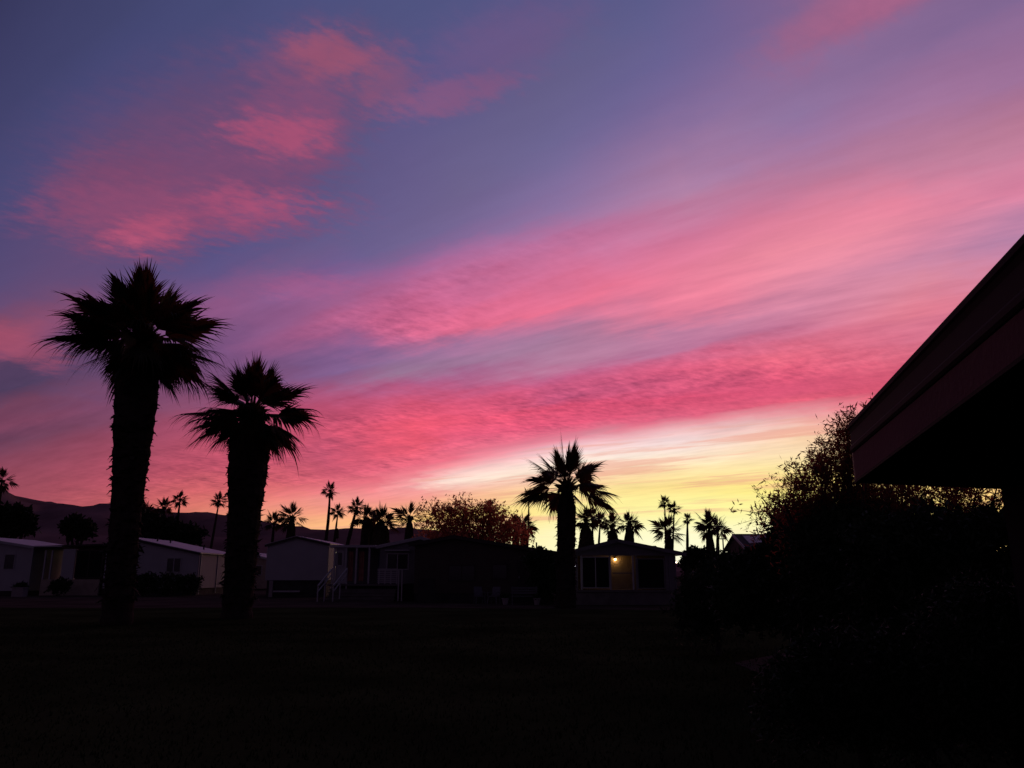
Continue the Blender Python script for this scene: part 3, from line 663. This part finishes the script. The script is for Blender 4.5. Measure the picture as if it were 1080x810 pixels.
# ---- big pale home behind the two large palms
Y = 66.
h = thing('mobile_home', (X(125, Y), Y, 0), 'wide pale home with low metal roof and open carport behind the two large palms', 'mobile home')
xl, xr, xm = X(110, Y), X(208.5, Y), X(128, Y)
zr, zm = Z(583.5, Y), Z(567, Y)
gable(h, Y, 9.5, xl, xr, zm - .55, zr, xm, zm, .55, m_white, m_roofw, .22, trim=m_trimd)
bar('skirting', h, m_skirt, (xl + .03, xr - .03, Y + .04, Y + 9.4, 0, .549))
xc = X(42, Y); zc = Z(577.5, Y)
r = MB(); p = [(xc, Y - .25, zc), (xl - .24, Y - .25, zm - .62), (xl - .24, Y + 8, zm - .62), (xc, Y + 8, zc)]
r.hexa(p + [(a, b_, c + .13) for a, b_, c in p]); r.build('carport_roof', m_trimd, h)
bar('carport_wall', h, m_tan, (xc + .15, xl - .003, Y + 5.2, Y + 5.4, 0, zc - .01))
for q in (46, 53):
    bar('post', h, m_trimw, (X(q, Y), X(q, Y) + .11, Y - .1, Y + .01, 0, Z(580, Y) - .03))
bar('wall_panel', h, m_white, (X(65, Y), X(78, Y), Y - .06, Y + .06, Z(611, Y), Z(579, Y)))
bar('low_wall', h, m_stucco, (X(47, Y), X(108, Y), Y - .3, Y - .12, 0, Z(611, Y)))
window(h, Y, X(80, Y), X(107, Y), Z(609, Y), Z(581, Y), m_trimd, m_screen, mull=(X(93, Y),))
window(h, Y, X(176, Y), X(190, Y), Z(603, Y), Z(589, Y), m_trimw, mull=(X(183, Y),))
w = MB(); w.box(xr + .003, xr + .05, Y + .02, Y + 9.3, .56, zr - .06); w.build('side_siding', m_panel, h)
for k in range(3): bar('downspout', h, m_trimw, (xr + .052, xr + .12, Y + .3 + 3.8 * k, Y + .38 + 3.8 * k, .1, zr - .06))
for (q, yy, d) in ((163, 569, 3), (177, 571, 5), (213, 578, 5.5)):
    xx = X(q, Y + d); vent(h, xx, Y + d, zm + (zr - zm) * (xx - xm) / (xr - xm) + .1, .07, .22)
for i, (q, rx, ry) in enumerate(((152, 12, 9), (176, 14, 10), (198, 10, 8))):
    tree('shrub', ('rounded bush at the left of the pale home\'s front wall', 'middle bush along the pale home\'s front wall', 'bush at the right corner of the pale home\'s front wall')[i], 'shrub',
         [(q, 617, rx, ry), (q + 6, 614, rx * .6, ry * .8)], 63.5, m_hedge, 220, 10, .4, .2, 50 + i, group='bushes along the pale home', aspect=.45, trunk_r=.05, nbr=6)
tree('shrub', 'low bush in front of the carport', 'shrub', [(64, 618, 8, 6), (58, 620, 6, 5)], 64, m_hedge, 140, 10, .35, .2, 55, aspect=.45, trunk_r=.05, nbr=6)

# ---- home glimpsed in the gap, far behind
Y = 88.
h = thing('mobile_home', (X(266, Y), Y, 0), 'far home with a pale roof edge glimpsed between second large palm and gable home', 'mobile home')
gable(h, Y, 8, X(228, Y), X(284, Y), Z(589, Y), Z(590, Y), X(256, Y), Z(583, Y), .2, m_stucco, m_roofw, .3, trim=m_trimw)
window(h, Y, X(268, Y), X(276, Y), Z(606, Y), Z(597, Y), m_trimw)
lamp(h, (X(264.5, Y), Y - .25, Z(605, Y)), 0, (1, .5, .4), .06, .5)

# ---- gable-end home in the middle left
Y = 61.
h = thing('mobile_home', (X(313, Y), Y, 0), 'tall plain gable end of a pale blue-grey home on dark skirting', 'mobile home')
xl, xr, xm = X(280.5, Y), X(345, Y), X(311, Y)
gable(h, Y, 12, xl, xr, Z(575, Y), Z(574, Y), xm, Z(566.5, Y), Z(612, Y), m_white, m_roofw, .16, trim=m_trimd)
bar('corner_trim', h, m_trimw, (xl - .012, xl + .1, Y - .02, Y - .003, Z(612, Y), Z(575.5, Y) - .12)); bar('corner_trim', h, m_trimw, (xr - .1, xr + .02, Y - .02, Y - .003, Z(612, Y), Z(575, Y) - .12))
bar('skirting', h, m_skirt, (xl + .1, xr - .05, Y + .15, Y + 11.8, 0, Z(612, Y) - .004))
bar('pier', h, m_pot, (X(285, Y), X(289, Y), Y - .02, Y + .13, 0, Z(612.5, Y)))
bar('hitch_beam', h, m_trimw, (X(290, Y), X(318, Y), Y - .1, Y + .1, .35, .47))
sw = MB(); sw.box(xr + .003, xr + .05, Y + .05, Y + 11.8, Z(611.8, Y), Z(575, Y) - .08); sw.build('side_siding', m_panel, h)
bar('side_window', h, m_glass, (xr + .052, xr + .09, Y + 2.2, Y + 3.6, Z(598, Y), Z(581, Y)))

# ---- porch home in the middle
Y = 54.
h = thing('mobile_home', (X(395, Y), Y, 0), 'home with curtained porch, white posts and front deck steps in the centre left', 'mobile home')
xl, xr, xm = X(400, Y), X(470, Y), X(443, Y)
zf = Z(615.5, Y)
gable(h, Y, 10, xl, xr, Z(576.5, Y), Z(575, Y), xm, Z(567.5, Y), zf, m_grey, m_roofw, .25, trim=m_trimw)
bar('skirting', h, m_skirt, (xl - 3, xr - .04, Y + .06, Y + 9.9, 0, zf - .004))
# porch: flat roof, back wall, posts, curtains
xp = X(352, Y); zp = Z(577.5, Y)
r = MB(); r.box(xp - .3, xl - .26, Y - .3, Y + 3.3, zp, zp + .16); r.build('porch_roof', m_roofw, h)
bar('porch_wall', h, m_grey, (xp, xl - .004, Y + 2.6, Y + 2.75, zf, zp - .004))
bar('window_wall', h, m_white, (xp + .12, X(364, Y), Y - .02, Y + .08, zf, zp - .004))
window(h, Y - .02, X(356, Y), X(360.5, Y), Z(596, Y), Z(583, Y), m_trimw, fw=.12)
for q in (353, 365, 376, 389.5):
    bar('post', h, m_trimw, (X(q, Y) - .06, X(q, Y) + .06, Y - .22, Y - .1, zf, zp - .004))
for (a, c) in ((366.5, 372), (378, 383.5)):
    cv = MB(); n = 14; x0, x1 = X(a, Y), X(c, Y)
    for i in range(n):
        u0, u1 = x0 + (x1 - x0) * i / n, x0 + (x1 - x0) * (i + 1) / n; y0, y1 = Y + .1 + .05 * math.sin(i * 1.7), Y + .1 + .05 * math.sin((i + 1) * 1.7)
        cv.hexa([(u0, y0, zf + .15), (u1, y1, zf + .15), (u1, y1 + .01, zf + .15), (u0, y0 + .01, zf + .15), (u0, y0, zp - .25), (u1, y1, zp - .25), (u1, y1 + .01, zp - .25), (u0, y0 + .01, zp - .25)])
    cv.build('curtain', m_curtain, h)
d = bar('door', h, m_blue, (X(392, Y), X(398.5, Y), Y + 2.5, Y + 2.59, zf + .02, zf + 2.03))
hd = bar('handle', h, m_trimw, (X(393, Y), X(393, Y) + .06, Y + 2.42, Y + 2.499, zf + 1., zf + 1.12)); reparent(hd, d)
window(h, Y, X(408.5, Y), X(430, Y), Z(600, Y), Z(584.5, Y), m_trimw, mull=(X(419, Y),))
bar('window_awning', h, m_trimw, (X(406, Y), X(432, Y), Y - .35, Y - .006, Z(581.2, Y), Z(580, Y)))
# deck with step boards and railing
dk = MB(); yd = Y - 2.2
dk.box(X(354, Y), X(428, Y), yd, Y - .004, zf - .12, zf - .01)
for k in range(4): dk.box(X(356, Y), X(424, Y), yd - .02 - .28 * k, yd - .02 - .28 * k + .3, zf - .35 - .2 * k, zf - .30 - .2 * k)
for k in range(4): dk.box(X(357, Y), X(423, Y), yd + .01 - .27 * k, yd + .04 - .27 * k, max(0, zf - .6 - .2 * k), zf - .36 - .2 * k)
dk.build('deck', m_wood, h)
rl = MB()
zh = zf + .95
for q in (405, 411, 417, 423): rl.box(X(q, Y), X(q, Y) + .07, yd + .02, yd + .09, zf - .01, zh - .08)
rl.box(X(404, Y), X(425, Y), yd, yd + .11, zh - .08, zh)
for k in range(7): rl.box(X(404, Y), X(425, Y), yd + .035, yd + .075, zf + .08 + .12 * k, zf + .14 + .12 * k)
rl.build('deck_railing', m_trimw, h)
bar('gate_post', h, m_trimw, (X(426, Y), X(427.3, Y), yd - .5, yd - .4, 0, Z(601, Y)), (X(429.5, Y), X(430.7, Y), yd - .5, yd - .4, 0, Z(601, Y)))
st = MB(); a0 = Vector((X(350, Y), yd - 1.4, .95)); a1 = Vector((X(358, Y), yd + .1, zh))
for dx_ in (0, .95):
    st.beam(a0 + Vector((dx_, 0, 0)), a1 + Vector((dx_, 0, 0)), .07, .09); st.beam(a0 + Vector((dx_, 0, -.35)), a1 + Vector((dx_, 0, -.35)), .05, .06)
    for t in (0, .5, .98):
        q = a0.lerp(a1, t) + Vector((dx_, 0, 0)); st.beam((q.x, q.y, 0 if t < .9 else zf - .4), (q.x, q.y, q.z - .05), .07, .07)
st.build('stair_railing', m_trimw, h)
ck = bar('air_conditioner', h, m_trimw, (X(350.5, Y), X(353.6, Y), Y + .4, Y + .9, Z(597, Y), Z(583, Y)))

# ---- dark house in the centre
Y = 50.
h = thing('mobile_home', (X(515, Y), Y, 0), 'long unlit brown house in the centre under the airy tree', 'mobile home')
xl, xr, xm = X(437, Y), X(584, Y), X(478, Y)
gable(h, Y, 7, xl, xr, Z(574, Y), Z(583, Y), xm, Z(566.5, Y), .5, m_tan, m_roofd, .35, trim=m_trimd)
bar('skirting', h, m_skirt, (xl + .04, xr - .04, Y + .04, Y + 6.9, 0, .499))
window(h, Y, X(474, Y), X(500, Y), Z(612, Y), Z(597, Y), m_trimd, mull=(X(487, Y),))
window(h, Y, X(520, Y), X(534, Y), Z(610, Y), Z(596, Y), m_trimd)
d = bar('door', h, m_trimd, (X(546, Y), X(554, Y), Y - .05, Y - .004, .52, 2.5)); reparent(bar('handle', h, m_trimw, (X(547, Y), X(547, Y) + .05, Y - .11, Y - .052, 1.4, 1.52)), d)
vent(h, X(566, Y + 3), Y + 3, Z(581, Y + 3), .05, .55, False); vent(h, X(571, Y + 3), Y + 3, Z(582, Y + 3), .04, .4, False)
bar('lattice_screen', h, m_skirt, (X(444, Y), X(462, Y), Y - 1.5, Y - 1.42, 0, 1.4))
# garden furniture in front of it
def chair(x, y, rz, label):
    t = thing('garden_chair', (x, y, 0), label, 'chair', 'garden chairs before the dark house')
    cr, sr = math.cos(rz), math.sin(rz)
    def T_(b, name, m):
        b.v = [(x + a * cr - c * sr, y + a * sr + c * cr, z) for a, c, z in b.v]; return b.build(name, m, t)
    b = MB(); b.box(-.27, .27, -.27, .27, .40, .44); T_(b, 'seat', m_plastic)
    b = MB(); b.hexa([(-.26, .24, .46), (.26, .24, .46), (.26, .28, .46), (-.26, .28, .46), (-.24, .40, .95), (.24, .40, .95), (.24, .43, .95), (-.24, .43, .95)]); T_(b, 'backrest', m_plastic)
    for sx in (-1, 1):
        for sy in (-1, 1):
            b = MB(); b.beam((sx * .28, sy * .28, 0), (sx * .24, sy * .22, .398), .05, .05); T_(b, 'leg', m_plastic)
        b = MB(); b.box(sx * .27 - .03, sx * .27 + .03, -.25, .27, .62, .65); T_(b, 'armrest', m_plastic)
        b = MB(); b.beam((sx * .27, -.24, .44), (sx * .27, -.24, .618), .04, .04); T_(b, 'arm_support', m_plastic)
chair(X(506, 47), 47, .3, 'pale plastic garden chair, left one before the dark house')
chair(X(521, 46.6), 46.6, -.4, 'pale plastic garden chair, right one before the dark house')
x, y = X(553, 45.8), 45.8
t = thing('garden_bench', (x, y, 0), 'long pale slatted garden bench before the dark house', 'bench')
b = MB(); [b.box(x - .75, x + .75, y - .25 + .14 * k, y - .14 + .14 * k, .43, .46) for k in range(4)]; b.build('seat', m_plastic, t)
b = MB(); [b.box(x - .75, x + .75, y + .30 + .02 * k, y + .33 + .02 * k, .56 + .14 * k, .66 + .14 * k) for k in range(3)]; b.build('backrest', m_plastic, t)
for s in (-1, 1):
    for (yy, zz) in ((y - .22, .428), (y + .27, .98)):
        b = MB(); b.box(x + s * .68 - .03, x + s * .68 + .03, yy - .03, yy + .026, 0, zz); b.build('leg', m_plastic, t)
for i, (q, yy) in enumerate(((533, 45.5), (566, 45.2))):
    x = X(q, yy); t = thing('flower_pot', (x, yy, 0), ('pale flower pot left of the garden bench', 'pale flower pot right of the garden bench')[i], 'flower pot', 'flower pots by the bench')
    b = MB(); b.tube([(x, yy, 0), (x, yy, .3), (x, yy, .304), (x, yy, .36)], [.13, .19, .21, .21], 12); b.build('pot', m_pot, t)
    rg = np.random.default_rng(80 + i); quads('plant', leaf_cloud(np.array([x, yy, .37]) + rg.normal(size=(90, 3)) * np.array([.08, .08, .03]), .15 + .15 * rg.random(90), rg, .3, 1.), m_hedge, t)

# ---- house with the lit porch
Y = 45.
h = thing('mobile_home', (X(660, Y), Y, 0), 'small gabled house with a glowing porch lamp and screened front', 'mobile home')
xl, xr, xm = X(607.5, Y), X(713, Y), X(651, Y)
zl, zr, zm, zf = Z(581.5, Y), Z(583.5, Y), Z(571, Y), Z(622, Y)
YB = Y + 1.5
w = MB(); fr = [(xl, zf), (xr, zf), (xr, zr), (xm, zm), (xl, zl)]
w.poly([(x, YB, z) for x, z in fr]); w.poly([(xl, Y + 9, zf), (xl, Y, zf), (xl, Y, zl), (xl, Y + 9, zl)]); w.poly([(xr, Y, zf), (xr, Y + 9, zf), (xr, Y + 9, zr), (xr, Y, zr)])
w.poly([(x, Y + 9, z) for x, z in reversed(fr)])
w.build('wall', m_stucco, h)
zt = Z(586, Y)
gf = MB(); gf.hexa([(xl, Y, zt), (xr, Y, zt), (xr, Y + .1, zt), (xl, Y + .1, zt), (xl, Y, zl - .01), (xr, Y, zr - .01), (xr, Y + .1, zr - .01), (xl, Y + .1, zl - .01)])
gf.poly([(xl, Y, zl - .005), (xr, Y, zr - .005), (xm, Y, zm - .005)]); gf.build('gable_front', m_grey, h)
r = MB()
for (xe, ze, ov) in ((xl, zl, .2), (xr, zr, .55)):
    sx = 1 if xe > xm else -1; k = (ze - zm) / (xe - xm); xo = xe + sx * ov; zo = ze + sx * ov * k
    p = [(xm, Y - .3, zm + .01), (xo, Y - .3, zo + .01), (xo, Y + 9.3, zo + .01), (xm, Y + 9.3, zm + .01)]
    if sx < 0: p = [p[1], p[0], p[3], p[2]]
    r.hexa(p + [(a, b_, c + .1) for a, b_, c in p])
r.build('roof', m_roofw, h)
t_ = MB()
for (xe, ze, ov) in ((xl, zl, .2), (xr, zr, .55)):
    sx = 1 if xe > xm else -1; k = (ze - zm) / (xe - xm); xo = xe + sx * ov
    t_.beam((xm, Y - .325, zm + .03), (xo, Y - .325, ze + sx * ov * k + .03), .04, .2)
t_.build('fascia', m_grey, h)
for q in (608.5, 613, 643.5, 667.5, 671, 706, 712):
    bar('post', h, m_trimw if q in (613, 643.5, 667.5) else m_grey, (X(q, Y) - .045, X(q, Y) + .045, Y - .05, Y + .05, zf, zt - .004))
window(h, Y, X(614.5, Y), X(642, Y), Z(619.5, Y), Z(588, Y), m_trimw, m_screen, fw=.05, mull=(X(628, Y),))
window(h, Y, X(673, Y), X(700, Y), Z(620, Y), Z(590, Y), m_grey, m_screen, fw=.05)
bar('wall_panel', h, m_grey, (X(701.5, Y), X(705, Y), Y - .01, Y + .05, zf, zt - .004), (X(707, Y), X(711, Y), Y - .01, Y + .05, zf, zt - .004))
bar('porch_floor', h, m_wood, (xl, xr, Y - .12, YB - .004, zf - .12, zf - .004))
bar('skirting', h, m_wood, (xl - .03, xr + .03, Y - .06, Y + 8.9, 0, zf - .124))
bar('porch_ceiling', h, m_stucco, (xl + .01, xr - .01, Y + .11, YB - .004, zt + .1, zt + .14))
bar('handrail', h, m_grey, (X(646, Y), X(667, Y), Y - .04, Y + .03, zf + .86, zf + .92))
lamp(h, (X(649.3, YB - .2), YB - .12, Z(590, YB)), 1.2, (1, .55, .17), .065, 18)
lamp(h, (xr + .28, Y + 1.2, Z(593, Y + 1.2)), .3, (1, .75, .5), .04, 10)
vent(h, X(691, Y + 2), Y + 2, zm + (zr - zm) * (X(691, Y + 2) - xm) / (xr - xm) + .1, .07, .16)
# lamp post and little flag in the gap on its left
x, y = X(607, 43.), 43.
x = X(606.3, 43.6); t = thing('garden_lamp', (x, 43.6, 0), 'small white garden lamp on a stake left of the screened porch', 'lamp')
b = MB(); b.tube([(x, 43.6, 0), (x, 43.6, Z(600.5, 43.6))], .018, 6); b.build('stake', m_trimd, t)
lamp(t, (x, 43.6, Z(598, 43.6)), .5, (.9, .9, 1.), .045, 10, False)
x = X(603.2, 43.3); t = thing('garden_flag', (x, 43.3, 0), 'tiny red and white flag on a stick beside the medium palm', 'flag')
b = MB(); b.tube([(x - .1, 43.3, 0), (x - .1, 43.3, Z(600.5, 43.3))], .012, 6); b.build('stick', m_trimw, t)
z1 = Z(601, 43.3); bar('cloth', t, m_red, (x - .085, x + .13, 43.295, 43.305, z1 - .40, z1 - .1)); bar('cloth', t, m_trimw, (x - .085, x + .13, 43.295, 43.305, z1 - .096, z1))

# ---- small dark house at the right, half behind the shrubs
Y = 46.
h = thing('mobile_home', (X(800, Y), Y, 0), 'dark house with a mauve roof patch half hidden by the shrub tree', 'mobile home')
xl, xr = X(788, Y), X(850, Y); ze, zrg = Z(577, Y), Z(565, Y + 2)
w = MB(); w.box(xl, xr, Y, Y + 4, 0, ze); w.poly([(xl, Y, ze), (xl, Y + 4, ze), (xl, Y + 2, zrg)]); w.poly([(xr, Y, ze), (xr, Y + 2, zrg), (xr, Y + 4, ze)]); w.build('wall', m_tan, h)
r = MB(); a = xl - .15; c = xr + .3
for s in (-1, 1):
    ye = Y + 2 + s * 2.35; zz = ze - .35 * (zrg - ze) / 2
    p = [(a, ye, zz + .01), (c, ye, zz + .01), (c, Y + 2, zrg + .01), (a, Y + 2, zrg + .01)]
    if s > 0: p = p[::-1]
    r.hexa(p + [(i, j, k + .1) for i, j, k in p])
r.build('roof', m_roofd, h)
sk = MB(); f0, f1 = .25, .8
q = [(xl + .3, Y - .35 + 2.35 * f0), (xl + 1.9, Y - .35 + 2.35 * f1)]
zz0 = ze - .35 * (zrg - ze) / 2
def zr_(y): return zz0 + (zrg - zz0) * (y - (Y - .35)) / 2.35 + .115
sk.hexa([(q[0][0], q[0][1], zr_(q[0][1])), (q[1][0], q[0][1], zr_(q[0][1])), (q[1][0], q[1][1], zr_(q[1][1])), (q[0][0], q[1][1], zr_(q[1][1])), (q[0][0], q[0][1], zr_(q[0][1]) + .04), (q[1][0], q[0][1], zr_(q[0][1]) + .04), (q[1][0], q[1][1], zr_(q[1][1]) + .04), (q[0][0], q[1][1], zr_(q[1][1]) + .04)])
sk.build('roof_panel', m_roofw, h)
t_ = MB(); t_.beam((a - .022, Y - .37, zz0 + .06), (a - .022, Y + 2, zrg + .06), .04, .16); t_.build('fascia', m_trimw, h)
window(h, Y, X(788, Y), X(797, Y), Z(598, Y), Z(584, Y), m_trimd)

# ---- utility pole
Y = 120.
x = X(764.3, Y); t = thing('utility_pole', (x, Y, 0), 'thin T-shaped utility pole against the brightest sky', 'utility pole')
b = MB(); b.tube([(x, Y, 0), (x, Y, Z(568, Y))], [.14, .10], 8); b.build('pole', m_pole, t)
b = MB(); b.box(X(760, Y), X(768.6, Y), Y - .06, Y + .06, Z(568.8, Y), Z(567.8, Y)); b.build('crossarm', m_pole, t)
for q in (760.4, 764.3, 768.2):
    b = MB(); b.tube([(X(q, Y), Y, Z(567.79, Y)), (X(q, Y), Y, Z(567, Y))], .05, 6); b.build('insulator', m_pole, t)

# ---- fence closing the gap between the lit house and the right house
Y = 58.
x0, x1 = X(722, Y), X(800, Y)
t = thing('fence', ((x0 + x1) / 2, Y, 0), 'dark board fence between the lit house and the right-hand house', 'fence')
b = MB(); n = int((x1 - x0) / .16)
for i in range(n): b.box(x0 + .16 * i, x0 + .16 * i + .15, Y - .012, Y + .012, .05, 1.75 + .02 * ((i * 7) % 3))
b.build('board_panel', m_skirt, t)
for i in range(5):
    xx = x0 + (x1 - x0) * i / 4; b = MB(); b.box(xx - .05, xx + .05, Y + .013, Y + .11, 0, 1.85); b.build('post', m_skirt, t)

# ---- the near house: patio roof corner overhead on the right
C0 = Vector((2.2907, 5.2579, 0)); dv = Vector((math.sin(R(13.67)), math.cos(R(13.67)), 0)); ev = Vector((dv.y, -dv.x, 0))
ev2 = Vector((.93, .30, 0)).normalized()
h = thing('patio_house', (4.2, 3.2, 0), 'near house at the right, its dark patio roof corner jutting overhead', 'house')
zb, zt_ = 2.20, 2.585
def P(s, e, z): q = C0 - dv * s + ev2 * e; return (q.x, q.y, z)
def slab(name, m, s0, s1, e0, e1, z0, z1):
    z0 = z0 if hasattr(z0, '__len__') else (z0, z0)
    b = MB(); b.hexa([P(s0, e0, z0[0]), P(s0, e1, z0[0]), P(s1, e1, z0[1]), P(s1, e0, z0[1]), P(s0, e0, z1), P(s0, e1, z1), P(s1, e1, z1), P(s1, e0, z1)]); return b.build(name, m, h)
slab('fascia', m_fascia, 0, 7, .0, .045, (zb + .012, zb + .131), 2.396)
b = MB(); b.beam(P(-.004, .02, zb + .002), P(7, .02, zb + .121), .05, .016); b.build('fascia_edge', m_gutter, h)
# gutter: rolled profile along the fascia
prof = [(.04, 2.399), (-.006, 2.400), (-.016, 2.412), (-.016, 2.435), (-.004, 2.45), (-.002, 2.53), (-.012, 2.552), (-.022, 2.560), (-.022, 2.585), (-.012, 2.590), (.04, 2.580)]
b = MB(); k = len(prof)
for s in (-.01, 7): b.v += [P(s, e, z) for e, z in prof]
for i in range(k): b.f.append((i, (i + 1) % k, k + (i + 1) % k, k + i))
b.f.append(tuple(range(k))); b.f.append(tuple(reversed(range(k, 2 * k))))
b.build('gutter', m_gutter, h)
slab('roof', m_roofd, .0, 7, .05, 4.5, 2.44, 2.56)
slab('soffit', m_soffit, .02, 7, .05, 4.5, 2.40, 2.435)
slab('end_beam', m_trimd, -.03, .02, .0, 4.5, zb, 2.434)
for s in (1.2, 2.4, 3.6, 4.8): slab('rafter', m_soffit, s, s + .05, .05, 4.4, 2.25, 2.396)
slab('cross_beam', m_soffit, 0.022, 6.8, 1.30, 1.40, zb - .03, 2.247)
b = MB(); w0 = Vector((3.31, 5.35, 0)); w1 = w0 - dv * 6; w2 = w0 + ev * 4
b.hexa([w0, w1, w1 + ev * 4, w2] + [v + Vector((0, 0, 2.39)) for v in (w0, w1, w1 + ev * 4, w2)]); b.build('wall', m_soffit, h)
